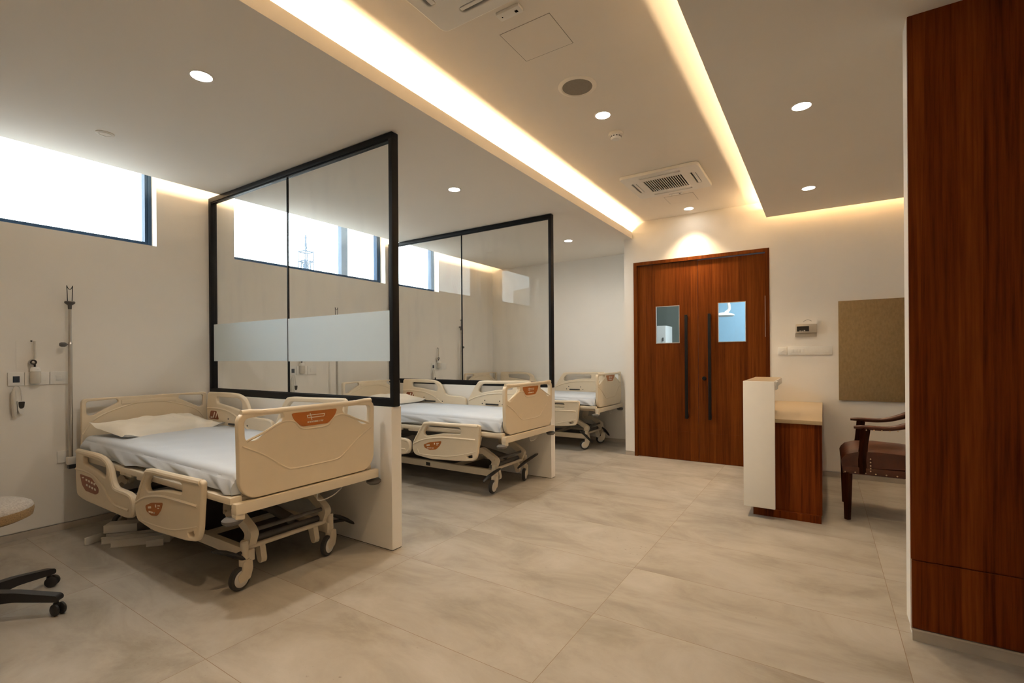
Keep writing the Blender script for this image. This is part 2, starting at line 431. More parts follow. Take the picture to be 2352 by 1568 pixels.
FB_OUT = rpoly([(-.432, .975, .05), (-.29, .988, .02), (-.272, .980, .02), (.272, .980, .02), (.29, .988, .02), (.432, .975, .05), (.425, .600, .06), (.37, .541, .05), (-.37, .541, .05), (-.425, .600, .06)], .03, 5)
FB_L = rpoly([(-.400, .948, .025), (-.196, .964, .012), (-.186, .935, .012), (-.21, .905, .02), (-.29, .868, .03), (-.342, .832, .02), (-.396, .838, .02)], .02, 4)
FB_R = [(-x, y) for x, y in FB_L][::-1]
RAIL_F = rpoly([(1.345, .612, .05), (1.30, .60, .06), (1.262, .56, .05), (1.155, .40, .04), (1.152, .335, .03), (1.185, .285, .04), (1.40, .262, .05), (1.80, .285, .05), (1.925, .305, .045), (1.952, .36, .05), (1.982, .615, .025), (1.96, .628, .015)], .03, 4)
RAIL_F_H = rpoly([(1.365, .582, .03), (1.725, .590, .02), (1.765, .575, .02), (1.758, .530, .015), (1.56, .522, .05), (1.335, .480, .02), (1.305, .50, .02), (1.32, .545, .03)], .02, 4)
RAIL_F_S = rpoly([(1.825, .333, .006), (1.89, .356, .012), (1.892, .324, .012), (1.838, .317, .01)], .01, 3)
RAIL_H = rpoly([(.135, .612, .03), (.53, .618, .05), (.69, .598, .06), (.765, .555, .05), (.815, .458, .06), (.86, .436, .05), (1.06, .432, .03), (1.128, .412, .05), (1.130, .320, .04), (1.085, .281, .03), (1.0, .268, .04), (.30, .268, .05), (.15, .286, .04), (.128, .42, .03)], .03, 4)
RAIL_H_H = rpoly([(.285, .576, .02), (.655, .576, .03), (.70, .54, .02), (.698, .474, .03), (.50, .503, .06), (.292, .524, .02)], .02, 4)

def badge_mb(poly, plane, d, th, marks):
    b = MB(); b.prism(rpoly(poly, .016, 4), plane, d, d + th)
    b.mi = 1
    for p in marks: b.prism(p, plane, d + th * .2, d + th * 1.35)
    return b
def bar2(x0, y0, x1, y1, w):
    a = Vector((x0, y0)); b = Vector((x1, y1)); n = (b - a).normalized(); n = Vector((-n.y, n.x)) * w / 2
    return [tuple(a - n), tuple(b - n), tuple(b + n), tuple(a + n)]
def smalltext(x0, x1, y, h, n, w, slope=0.0):
    out = []; step = (x1 - x0) / n; rnd = random.Random(n)
    for i in range(n):
        if i == int(n * .68): continue
        x = x0 + i * step; yy = y + slope * i
        out.append(bar2(x, yy, x, yy + h, w)); k = rnd.random()
        out.append(bar2(x, yy + h * (.9 if k < .5 else .45), x + step * .6, yy + h * (.9 if k < .5 else .45), w * .8))
        if k > .3: out.append(bar2(x + step * .6, yy + (0 if k > .6 else h * .4), x + step * .6, yy + h, w))
    return out

def ridge(pts, plane, d, r):
    return [plane(u, v, d) for u, v in pts], r

def smooth_pts(pts, n=6):
    out = []
    P = [Vector(p) for p in pts]
    for i in range(len(P) - 1):
        p0 = P[max(0, i - 1)]; p1 = P[i]; p2 = P[i + 1]; p3 = P[min(len(P) - 1, i + 2)]
        for j in range(n):
            t = j / n
            out.append(tuple(.5 * ((2 * p1) + (p2 - p0) * t + (2 * p0 - 5 * p1 + 4 * p2 - p3) * t * t + (3 * p1 - p0 - 3 * p2 + p3) * t ** 3)))
    out.append(tuple(P[-1])); return out

def castor(parent, x, y, ang, lock_tilt):
    """stem, fork, wheel; ang is the azimuth the wheel's visible disc faces"""
    a = Matrix.Rotation(ang, 3, 'Z')
    def T(v): return Vector((x, y, 0)) + a @ Vector(v)
    ca = bpy.data.objects.new('castor', None)
    m = MB()
    m.cyl((x, y, .155), (x, y, .250), .021, 18).cyl((x, y, .250), (x, y, .256), .018, 18)
    m.cyl((x, y, .118), (x, y, .158), .027, 18)
    # fork cheek and hood: local x is the axle, local y the trailing direction
    poly = rpoly([(-.028, .150), (.030, .150), (.034, .10), (.016, .048), (-.05, .045), (-.062, .085), (-.03, .105)], .012, 3)
    m.prism(poly, lambda u, v, d: T((d, u, v)), .017, .026)
    m.box(0, 0, 0, 0, 0, 0) if False else None
    body = m.build('castor', M['metalw'], parent)
    w = MB(); c = T((0, -.030, .0625))
    w.lathe([(.030, -.017), (.052, -.017), (.060, -.012), (.0625, 0), (.060, .012), (.052, .017), (.030, .017)], c, 'x', 32, a)
    w.build('tyre', M['tyre'], body)
    d = MB(); d.lathe([(.001, .024), (.020, .0245), (.040, .022), (.046, .016), (.046, -.016), (.040, -.022), (.001, -.024)], c, 'x', 32, a)
    d.build('wheel_disc', M['hub'], body)
    return body

def make_bed(label, x0, yc, dz, angs, pedal, low_near=True):
    t = thing('hospital_bed', label, 'hospital bed', (x0, yc, 0), 0, 'hospital beds in the bays')
    up = lambda v: Vector((v.x, v.y, v.z + dz))
    # headboard
    HO = rpoly([(-.432, .962, .03), (.432, .962, .03), (.432, .48, .02), (-.432, .48, .02)], .03, 4)
    HL = rpoly([(-.405, .940, .02), (-.215, .948, .015), (-.205, .922, .015), (-.31, .868, .04), (-.37, .832, .02), (-.402, .842, .02)], .02, 4)
    HR = [(-a, b) for a, b in HL][::-1]
    h = MB().add_mesh(plate_mesh([HO, HL, HR], .032, .005), lambda v: up(yz(.025)(v)))
    for sg in (1, -1):
        pts = smooth_pts([(sg * -.425, .70), (sg * -.36, .80), (sg * -.25, .86), (sg * -.1, .905), (0, .91)])
        h.ring_tube([(.0405, y, z + dz) for y, z in pts], .006, 6)
    h.box(.038, .046, -.19, .19, .905 + dz, .935 + dz, bev=.003)
    shade(h.build('headboard', M['plastic'], t))
    # footboard with its two grips, moulded contour and badge
    f = MB().add_mesh(plate_mesh([FB_OUT, FB_L, FB_R], .036, .005), lambda v: up(yz(2.197)(v)))
    f.ring_tube([(2.201, y, .972 + dz + (.006 if abs(y) > .3 else 0)) for y in [-.41, -.36, -.3, -.27, -.15, 0, .15, .27, .3, .36, .41]], .0165, 12)
    lo = smooth_pts([(-.41, .812), (-.30, .752), (-.185, .668), (-.13, .650), (0, .648), (.13, .650), (.185, .668), (.30, .752), (.41, .812)])
    f.ring_tube([(2.2135, y, z + dz) for y, z in lo], .0055, 6)
    hi = smooth_pts([(-.39, .835), (-.30, .868), (-.20, .910), (-.13, .905), (-.085, .862), (0, .855), (.085, .862), (.13, .905), (.20, .910), (.30, .868), (.39, .835)])
    f.ring_tube([(2.2125, y, z + dz) for y, z in hi], .0065, 6)
    fo = shade(f.build('footboard', M['plastic'], t))
    pl = lambda u, v, d: Vector((d, u, v + dz))
    P = [(-.148, .952), (.148, .952), (.130, .912), (.085, .872), (-.085, .872), (-.130, .912)]
    mk = [bar2(-.052, .931, .060, .931, .004), bar2(-.050, .917, .056, .917, .004), bar2(-.053, .932, -.048, .916, .004), bar2(.061, .932, .055, .916, .004), bar2(-.034, .942, -.022, .902, .0045)]
    mk += smalltext(-.050, .055, .888, .009, 15, .0022)
    badge_mb(P, pl, 2.2145, .003, mk).build('badge', [M['orange'], M['mark']], fo)
    # foot bar, bumpers
    b = MB()
    b.box(2.182, 2.230, -.452, .452, .479 + dz, .534 + dz, bev=.006)
    b.box(2.186, 2.226, -.452, -.405, .452 + dz, .482 + dz, bev=.005)
    b.build('foot_bar', M['metalw'], t)
    for sg in (-1, 1):
        m = MB(); m.lathe([(.001, -.020), (.036, -.018), (.052, -.006), (.054, .006), (.040, .017), (.001, .019)], (0, 0, 0), 'z', 24)
        for v in m.bm.verts: v.co = Vector((2.186 + v.co.x * .85, sg * .448 + v.co.y * .9, .448 + dz + v.co.z))
        m.build('bumper', M['greyrub'], t)
    # mattress deck
    d = MB()
    d.box(.05, 2.19, -.461, -.399, .526 + dz, .562 + dz, bev=.008).box(.05, 2.19, .388, .425, .526 + dz, .562 + dz, bev=.008)  # near side rail widened to block downlight leaking past the mattress
    for x in (.09, .55, 1.1, 1.62, 2.12): d.box(x, x + .05, -.40, .40, .520 + dz, .552 + dz, bev=.004)
    for sg in (-1, 1): d.box(.1, 2.1, sg * .24 - .025, sg * .24 + .025, .478 + dz, .525 + dz, bev=.004)
    d.build('deck_frame', M['metalw'], t)
    p = MB()
    for a, e in ((.07, .78), (.80, 1.02), (1.04, 1.40), (1.42, 2.165)): p.box(a, e, -.395, .395, .552 + dz, .566 + dz, bev=.003)
    p.build('mattress_platform', M['metalw'], t)
    # rail brackets on the near side of the deck
    g = MB()
    for xa in (.80, 1.06):
        g.box(xa, xa + .18, -.452, -.432, .505 + dz, .556 + dz, bev=.006)
        g.box(xa + .05, xa + .09, -.456, -.45, .512 + dz, .535 + dz, bev=.002)
    g.build('rail_bracket', M['metalw'], t)
    # side rails: near pair folded down, far pair raised
    for side, y, dr in ((-1, -.478, 0.0), (1, .405, .352)):
        for nm, out, holes in (('foot', RAIL_F, [RAIL_F_H, RAIL_F_S]), ('head', RAIL_H, [RAIL_H_H])):
            r = MB().add_mesh(plate_mesh([out] + holes, .030, .009), lambda v: Vector((v.x, y + v.z, v.y + dz + dr)))
            q = lambda u, v, d: Vector((u, y - d, v + dz + dr))
            R1 = lambda pts, rad: r.ring_tube([q(u, v, .0135) for u, v in smooth_pts(pts)], rad, 6)
            # tubular grip
            if nm == 'foot':
                R1([(1.17, .39), (1.30, .44), (1.50, .478), (1.75, .488), (1.93, .490)], .009)
                R1([(1.225, .345), (1.245, .308), (1.30, .297), (1.60, .31), (1.78, .345), (1.93, .385)], .005)
                r.ring_tube([Vector((u, y + side * .003, v + dz + dr)) for u, v in smooth_pts([(1.18, .405), (1.285, .560), (1.345, .598), (1.60, .604), (1.955, .612)])], .0185, 10)
            else:
                R1([(.14, .472), (.30, .478), (.50, .462), (.66, .41), (.76, .352), (.86, .325), (1.06, .325)], .009)
                r.ring_tube([Vector((u, y + side * .003, v + dz + dr)) for u, v in smooth_pts([(.15, .596), (.53, .600), (.67, .585), (.745, .545), (.795, .455), (.85, .420), (1.05, .414), (1.105, .39), (1.112, .33), (1.08, .297)])], .0185, 10)
            ro = shade(r.build('side_rail', M['plastic'], t))
            ro['label'] = ('%s-end side rail, %s' % (nm, 'folded down' if side < 0 else 'raised'))
            if side < 0:
                if nm == 'foot':
                    P = [(1.305, .395), (1.39, .425), (1.535, .447), (1.515, .405), (1.465, .362), (1.385, .350), (1.32, .365)]
                    mk = [bar2(1.345, .390, 1.385, .398, .012), bar2(1.440, .415, 1.452, .415, .016), bar2(1.470, .420, 1.500, .424, .006), bar2(1.470, .405, 1.490, .408, .006)] + smalltext(1.355, 1.44, .362, .010, 9, .0025, .0006)
                    badge_mb(P, q, .0140, .003, mk).build('badge', [M['orange'], M['mark']], ro)
                else:
                    P = [(.225, .445), (.44, .445), (.57, .392), (.570, .360), (.52, .342), (.335, .342), (.268, .375)]
                    mk = [bar2(.27, .425, .31, .43, .008)]
                    for i in range(4):
                        for j in range(2): mk.append(bar2(.34 + i * .05 + j * .01, .420 - j * .035 - i * .003, .37 + i * .05 + j * .01, .420 - j * .035 - i * .003, .014))
                    badge_mb(P, q, .0140, .003, mk).build('control_panel', [M['brownpad'], M['mark']], ro)
            else:
                q2 = lambda u, v, d: Vector((u, y - d, v + dz + dr))
                if nm == 'head':
                    P = [(.245, .425), (.36, .430), (.40, .375), (.245, .368)] if False else [(.20, .455), (.30, .455), (.335, .385), (.175, .385)]
                    mk = [bar2(.245, .398, .270, .445, .012), bar2(.285, .398, .310, .445, .010), bar2(.20, .398, .232, .40, .01)]
                    badge_mb(P, q2, .0140, .003, mk).build('control_panel', [M['brownpad'], M['mark']], ro)
                hx = (.587, 1.494)[nm == 'foot']; hw = (.19, .135)[nm == 'foot']
                for ux, uz in ((-.1, .400), (.1, .400), (-hw, .364), (hw, .364)):
                    MB().cyl(q2(hx + ux, uz, .0135), q2(hx + ux, uz, .0165), .007, 10).build('bolt', M['dark'], ro)
                MB().box(hx - .085, hx + .085, y - .026, y - .0135, .352 + dz + dr, .368 + dz + dr, bev=.004).build('latch', M['dark'], ro)
    # lifting linkage at both ends
    for end in (0, 1):
        for sg in (-1, 1):
            y = sg * .235
            def X(u): return u if end == 0 else 2.06 - u
            l = MB()
            fr = lambda u, v, d: Vector((X(u), y + d, v))
            zt = .515 + dz
            l.prism(rpoly([(1.735, zt), (1.82, zt), (1.775, .375), (1.73, .335), (1.69, .345), (1.685, .385)], .02, 3), fr, -.012, .012)
            l.prism(rpoly([(1.715, .352), (1.80, .392), (1.84, .392), (1.985, .315), (2.01, .285), (1.975, .205), (1.905, .205), (1.945, .275), (1.83, .338), (1.76, .325)], .022, 3), fr, -.022, .022)
            l.cyl(fr(1.965, .292, -.026), fr(1.965, .292, .026), .011, 14).cyl(fr(1.725, .362, -.026), fr(1.725, .362, .026), .011, 14)
            l.build('lift_arm', M['metalw'], t)
    # actuator and cross tubes
    a = MB()
    a.cyl((1.93, -.26, .228), (1.93, .26, .228), .019, 16).cyl((1.965, -.24, .292), (1.965, .24, .292), .012, 12)
    a.cyl((.13, -.26, .228), (.13, .26, .228), .019, 16)
    a.cyl((.95, .05, .42), (1.90, .05, .262), .030, 16).cyl((.70, -.05, .42), (.16, -.05, .262), .030, 16)
    a.box(.60, 1.20, -.10, .12, .385 + dz, .478 + dz, bev=.012)
    a.build('actuator', M['greyrub'], t)
    # base chassis
    c = MB()
    for sg in (-1, 1): c.box(.24, 2.0, sg * .252 - .020, sg * .252 + .020, .138, .202, bev=.006)
    for x in (.30, 1.965): c.cyl((x, -.28, .206), (x, .28, .206), .0135, 14)
    c.box(.55, .60, -.25, .25, .145, .195, bev=.004).box(1.45, 1.50, -.25, .25, .145, .195, bev=.004)
    c.box(.20, 1.78, -.232, .232, .150, .158)
    for sg in (-1, 1):  # jockey stop feet seen under the chassis
        c.prism(rpoly([(1.905, .20), (1.965, .20), (1.985, .12), (1.975, .095), (1.945, .095), (1.93, .13)], .012, 3), lambda u, v, d: Vector((u, sg * .17 + d, v)), -.016, .016)
    c.build('chassis', M['metalw'], t)
    co = MB().box(.21, 1.77, -.228, .228, .159, .171, bev=.006).build('underbed_shade_slab', M['dark'], t)  # dark slab standing in for the shade beneath the bed
    n = MB().box(1.13, 1.185, -.2735, -.2725, .152, .186).build('rating_plate', M['dark'], t)
    for (x, y), ang in zip(((1.985, -.283), (1.985, .262), (.30, -.283), (.30, .262)), angs):
        castor(t, x, y, ang, 0)
    for x, ya, za, yb, zb in pedal:
        m = MB(); k = lambda w, h=0: (x, ya + (yb - ya) * w, za + (zb - za) * w + h)
        m.ring_tube([k(0), k(.08, .004), k(.35, .010), k(.65, .008), k(.92, .003), k(1)], [.008, .015, .020, .020, .015, .008], 12, flat=.65)
        m.ring_tube([(1.985, -.283 if (ya + yb) < 0 else .262, .198), k(.55)], .010, 8)
        m.build('brake_pedal', M['blackplastic'], t)
    # drip pole socket at the head corner
    MB().box(-.03, .02, -.50, -.425, .455 + dz, .485 + dz, bev=.006).build('pole_socket', M['blackplastic'], t)
    # control cable sagging below the foot bar
    k = MB(); k.ring_tube(smooth_pts([(2.17, .05, .49 + dz), (2.19, .03, .43 + dz), (2.19, .12, .43 + dz), (2.18, .2, .46 + dz), (2.17, .21, .485 + dz)]), .0035, 6)
    k.build('cable', M['hub'], t)
    return t

R_ = math.radians
BEDS = [(.07, 1.703, 0.0), (.18, 3.932, .020), (.06, 6.275, .040)]
make_bed('cream hospital bed in the first bay, above the loose white trunking', *BEDS[0], [R_(12), R_(22), R_(40), R_(70)], [(1.99, .27, .240, .444, .137), (1.99, -.453, .255, -.262, .141)])
make_bed('cream hospital bed in the middle bay, between the two glass screens', *BEDS[1], [R_(8), R_(20), R_(30), R_(10)], [(2.035, -.52, .158, -.255, .222), (2.035, .05, .165, .44, .238)])
make_bed('cream hospital bed in the end bay, beyond the second glass screen', *BEDS[2], [R_(-50), R_(-45), R_(20), R_(20)], [(2.035, -.60, .292, -.21, .085), (2.035, .14, .245, .40, .095)])

# mattresses: one sheeted body each, the sheet pulled tight with folds down the near side
def mattress(x0, yc, dz, label, seed):
    rnd = random.Random(seed); bm = MB(); nx = 230
    prof = [(.0, .604), (.20, .602), (.42, .596), (.60, .570), (.84, .568), (1.04, .588), (1.32, .600), (1.86, .592), (2.06, .574), (2.12, .570)]
    def lowz(x):
        for (a, za), (b, zb) in zip(prof, prof[1:]):
            if x <= b: return za + (zb - za) * max(0, (x - a)) / (b - a)
        return prof[-1][1]
    ph = rnd.random() * 6
    def fold(x, s):  # slanting drapery on the near side: long swoops running down toward the foot
        v = 0
        for (c, sl, wd, am) in FOLDS:
            t = (x - c - sl * s) / wd
            v += am * math.exp(-t * t) * (1 - .6 * abs(t)) if abs(t) < 2.2 else 0
        return v * (.15 + .85 * s)
    FOLDS = [(.18 + rnd.random() * .08, .10, .08, .9), (.42, .24, .13, -1.0), (.62, .30, .10, 1.0), (.86 + rnd.random() * .1, .34, .11, -.9), (1.12, .30, .10, .8), (1.38, .28, .12, -.8), (1.62 + rnd.random() * .1, .22, .09, .9), (1.90, .15, .07, -.9), (2.02, .10, .055, 1.0), (2.12, .03, .03, -.7)]
    rows = []
    for i in range(nx + 1):
        u = i / nx; x = .052 + u * 2.118
        er = .035 * max(0, 1 - u * 2.118 / .05) ** 2 + .02 * max(0, 1 - (1 - u) * 2.118 / .035) ** 2
        top = .686 + .007 * math.sin(1.6 * x + ph) - er
        row = []
        lz = lowz(x)
        for s in [1 - .05 * q_ for q_ in range(19)]:
            row.append((x, -.432 - .016 * fold(x, s) - .012 * s - .008 * math.sin(PI * s), lz + (top - .030 - lz) * (1 - s)))
        for k in range(6):
            a = PI / 2 * k / 5
            row.append((x, -.428 + .038 * (1 - math.cos(a)) - .004 * fold(x, .1), top - .030 + .030 * math.sin(a)))
        for k in range(1, 20):
            y = -.390 + .78 * k / 20
            wr = .0025 * math.sin(9 * x + 17 * y + ph) + .0018 * math.sin(25 * x - 11 * y) + .004 * math.sin(3 * x + 5 * y)
            row.append((x, y, top + wr + .006 * (1 - (y / .39) ** 2)))
        for k in range(6):
            a = PI / 2 * k / 5
            row.append((x, .390 + .018 * math.sin(a), top - .030 * (1 - math.cos(a))))
        row.append((x, .408, .57)); row.append((x, .40, .568)); row.append((x, -.40, .568))
        rows.append([bm.bm.verts.new((a, b, c + dz)) for a, b, c in row])
    n = len(rows[0])
    for A, B in zip(rows, rows[1:]):
        for k in range(n):
            f = bm.bm.faces.new((A[k], A[(k + 1) % n], B[(k + 1) % n], B[k])); f.smooth = True
    bm.bm.faces.new(rows[0]); bm.bm.faces.new(rows[-1][::-1])
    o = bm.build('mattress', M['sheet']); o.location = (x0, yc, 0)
    return tag(o, label, 'mattress', 'sheeted mattresses on the beds')
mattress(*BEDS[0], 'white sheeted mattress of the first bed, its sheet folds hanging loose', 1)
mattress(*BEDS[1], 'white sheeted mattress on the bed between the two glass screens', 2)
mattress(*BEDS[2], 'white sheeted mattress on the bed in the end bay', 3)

def pillow(loc, rz, tilt, label, seed):
    rnd = random.Random(seed); bm = MB(); n = 34; m = 26; hx, hy, th = .225, .375, .070
    def pt(u, v, sg):
        cu, cv = abs(u), abs(v)
        edge = (1 - cu ** 2.6) * (1 - cv ** 2.6)
        x = u * hx * (1 - .10 * (1 - cv ** 2)) ; y = v * hy * (1 - .07 * (1 - cu ** 2))
        z = sg * th * max(edge, 0) ** .55 * (1 if sg > 0 else .45)
        wr = .007 * math.sin(7 * u + 9 * v + seed) * edge + .006 * math.sin(15 * v - 6 * u) * edge + .008 * (cu * cv) ** 2 * math.sin(14 * (u - v))
        return (x, y, z + (wr if sg > 0 else 0) + .012 * (cu * cv) ** 4 * 3)
    V = {}
    for sg in (1, -1):
        for i in range(m + 1):
            for j in range(n + 1):
                u, v = i / m * 2 - 1, j / n * 2 - 1
                if sg < 0 and (i in (0, m) or j in (0, n)): V[sg, i, j] = V[1, i, j]
                else: V[sg, i, j] = bm.bm.verts.new(pt(u, v, sg))
        for i in range(m):
            for j in range(n):
                q = [V[sg, i, j], V[sg, i + 1, j], V[sg, i + 1, j + 1], V[sg, i, j + 1]]
                f = bm.bm.faces.new(q if sg > 0 else q[::-1]); f.smooth = True
    o = bm.build('pillow', M['pillow']); o.location = loc; o.rotation_euler = (0, tilt, rz)
    return tag(o, label, 'pillow', 'pillows on the beds')
pillow((.355, 1.690, .726), R_(10), R_(9), 'flat ivory pillow at the head of the first bed', 1)
pillow((.46, 3.99, .750), R_(-3), R_(6), 'ivory pillow on the middle bed, half hidden behind the screen post', 2)

# ------------------------------------------------------------------ drip poles
def iv_pole(x, y, dz, label, knob):
    t = thing('drip_pole', label, 'drip pole', (x, y, .485 + dz), 0, 'drip poles at the bed heads')
    z = lambda v: v - .485
    p = MB(); p.cyl((0, 0, 0), (0, 0, z(1.375)), .0128, 16).build('lower_tube', M['chrome'], t)
    p = MB(); p.cyl((0, 0, z(1.375)), (0, 0, z(1.66)), .0095, 16).ring_tube([(0, 0, z(1.370)), (0, 0, z(1.385))], [.0150, .011], 16).build('upper_tube', M['chrome'], t)
    MB().box(-.024, .024, -.024, .024, .0005, .055, bev=.006).build('base_clamp', M['hub'], t)
    p = MB(); p.lathe([(.006, z(1.615)), (.011, z(1.63)), (.012, z(1.655)), (.028, z(1.668)), (.031, z(1.676)), (.028, z(1.684)), (.004, z(1.686))], (0, 0, 0), 'z', 22).build('collar', M['greyrub'], t)
    p = MB()
    for sg in (-1, 1):
        p.ring_tube([(0, sg * .013, z(1.682)), (0, sg * .015, z(1.765)), (0, sg * .0165, z(1.800))], .0026, 8)
    p.ring_tube(smooth_pts([(0, -.016, z(1.795)), (0, -.006, z(1.775)), (0, .006, z(1.775)), (0, .016, z(1.795))]), .0024, 8)
    p.build('hook', M['dark'], t)
    p = MB(); p.cyl((0, 0, z(1.365)), (.004, knob * .022, z(1.365)), .0045, 10)
    p.lathe([(.002, -.021), (.012, -.018), (.0165, -.008), (.0165, .010), (.012, .019), (.002, .021)], (.008, knob * .042, z(1.365)), 'y', 18)
    p.build('clamp_knob', M['greyrub'], t)
iv_pole(.062, 1.222, 0, 'steel drip pole at the head of the first bed', -1)
iv_pole(.155, 3.470, .02, 'steel drip pole of the middle bed, behind the frosted screen', 1)
iv_pole(.052, 5.80, .04, 'steel drip pole of the end bed, seen beside the joint of the clear screen', 1)

# ------------------------------------------------------------------ bed head services on the window wall
def services(dy, where, first):
    B = lambda m, nm, mat, par: m.build(nm, mat, par)
    t = thing('outlet_panel', 'row of white socket plates on the wall %s' % where, 'socket panel', (0, dy + .908, 1.076), 0, 'socket panels at the bed heads')
    for a, e in ((0, .080), (.084, .212), (.216, .322)):
        B(MB().box(.0005, .010, a, e, 0, .092, bev=.003), 'plate', M['white'], t)
    B(MB().box(.009, .0125, .024, .058, .022, .066, bev=.001), 'data_socket', M['screen'], t)
    B(MB().box(.009, .0125, .15, .195, .03, .072, bev=.001), 'socket', M['white'], t); B(MB().box(.009, .0125, .246, .28, .028, .066, bev=.001), 'socket', M['white'], t)
    if first:
        p = MB().box(.0003, .0022, .0, .25, .0, .195).build('access_cover', M['wall'])
        p.location = (0, .950, 1.195); tag(p, 'flush square cover plate on the wall above the socket plates', 'cover plate')
        p = MB().box(.0005, .010, 0, .085, 0, .085, bev=.003).build('low_outlet', M['white']); p.location = (0, 1.160, .497)
        tag(p, 'low white outlet plate behind the drip pole', 'outlet plate')
    f = thing('oxygen_flowmeter', 'oxygen flowmeter with humidifier bottle on the wall %s' % where, 'flowmeter', (.03, dy + 1.042, 1.088), 0, 'oxygen flowmeters at the bed heads')
    B(MB().cyl((0, -.003, .175), (0, -.003, .300), .0085, 12), 'flow_tube', M['clear'], f)
    B(MB().lathe([(.001, -.022), (.019, -.020), (.021, -.006), (.018, .004), (.012, .010), (.001, .011)], (.0, -.012, .150), 'x', 20).cyl((-.03, -.012, .150), (-.02, -.012, .150), .016, 16), 'valve', M['chrome'], f)
    B(MB().lathe([(.010, .009), (.018, .009), (.018, .014), (.010, .014), (.010, .009)], (0, -.012, .150), 'x', 18).cyl((0, -.003, .105), (0, -.003, .150), .006, 10).cyl((0, -.016, .300), (0, -.024, .300), .006, 10), 'gland', M['dark'], f)
    B(MB().lathe([(.004, .118), (.018, .116), (.027, .106), (.028, .086), (.004, .084)], (0, 0, 0), 'z', 20).box(.02, .027, -.006, .012, .096, .102), 'bottle_cap', M['white'], f)
    B(MB().lathe([(.027, .085), (.029, .07), (.029, .008), (.024, .0), (.002, .0)], (0, 0, 0), 'z', 22), 'bottle', M['clear'], f)
    c = thing('call_handset', 'pale nurse call handset hanging by its cord %s' % where, 'handset', (.012, dy + .945, .860), 0, 'call handsets at the bed heads')
    B(MB().ring_tube([(.008, -.008, 0), (.010, -.010, .05), (.010, -.014, .16), (.006, -.010, .195)], [.012, .0145, .0135, .006], 12), 'grip', M['clear'], c)
    B(MB().ring_tube(smooth_pts([(.006, -.010, .195), (.006, -.004, .215), (.008, .018, .205), (.008, .026, .15), (.008, .028, .11)]), .0028, 6), 'cord', M['hub'], c)
    h = thing('handset_holder', 'white handset cradle with dark mouth %s' % where, 'holder', (.001, dy + .970, .880), 0, 'handset cradles at the bed heads')
    B(MB().prism(rpoly([(-.019, .09), (.022, .09), (.018, .025), (.008, 0), (-.008, 0), (-.016, .03)], .008, 3), lambda u, v, d: Vector((d, u, v)), 0, .026), 'cradle', M['white'], h)
    B(MB().prism(rpoly([(-.015, .084), (.018, .084), (.014, .045), (.006, .036), (-.008, .036), (-.013, .05)], .006, 3), lambda u, v, d: Vector((d, u, v)), .025, .028), 'mouth', M['dark'], h)
services(0, 'beside the drip pole of the first bed', True)
services(2.083, 'behind the frosted glass screen', False)
services(4.270, 'seen through the clear glass screen', False)

# ------------------------------------------------------------------ loose trunking under the first bed
def trunk(name, loc, rz, L, w, h, label, cover=False):
    m = MB(); k = .004
    if cover: m.box(0, L, 0, w, 0, h, bev=.004)
    else: m.box(0, L, 0, k, 0, h).box(0, L, w - k, w, 0, h).box(0, L, k, w - k, 0, k).box(0, L, -.008, 0, h - k, h).box(0, L, -.008, 0, 0, k)
    o = m.build(name, M['hub']); o.location = loc; o.rotation_euler = (0, 0, rz)
    return tag(o, label, 'trunking', 'loose trunking under the first bed')
trunk('trunking_length', (.60, 1.235, .001), R_(52), .30, .07, .045, 'open white trunking length lying lowest toward the window wall under the bed')
trunk('trunking_length', (.73, 1.245, .001), R_(50), .34, .07, .050, 'open white trunking length on the floor nearest the folded foot rail')
trunk('trunking_box', (.545, 1.262, .052), R_(48), .20, .10, .055, 'closed white trunking box resting on top of the loose trunking', True)
trunk('trunking_joint', (.925, 1.372, .0515), R_(50), .10, .012, .045, 'short white trunking end plate standing at the pile\'s end', True).location.z = .001
cl = MB()
for i in range(5): cl.box(.0 + i * .012, .016 + i * .012, -.03 - i * .008, .03 + i * .012, .002 + i * .0001, .006 + i * .012, bev=.002)
o = cl.build('crumpled_wrap', M['clear']); o.location = (.47, 1.205, 0); o.rotation_euler = (0, 0, R_(20)); tag(o, 'crumpled clear plastic wrap on the floor beside the trunking box', 'plastic wrap')

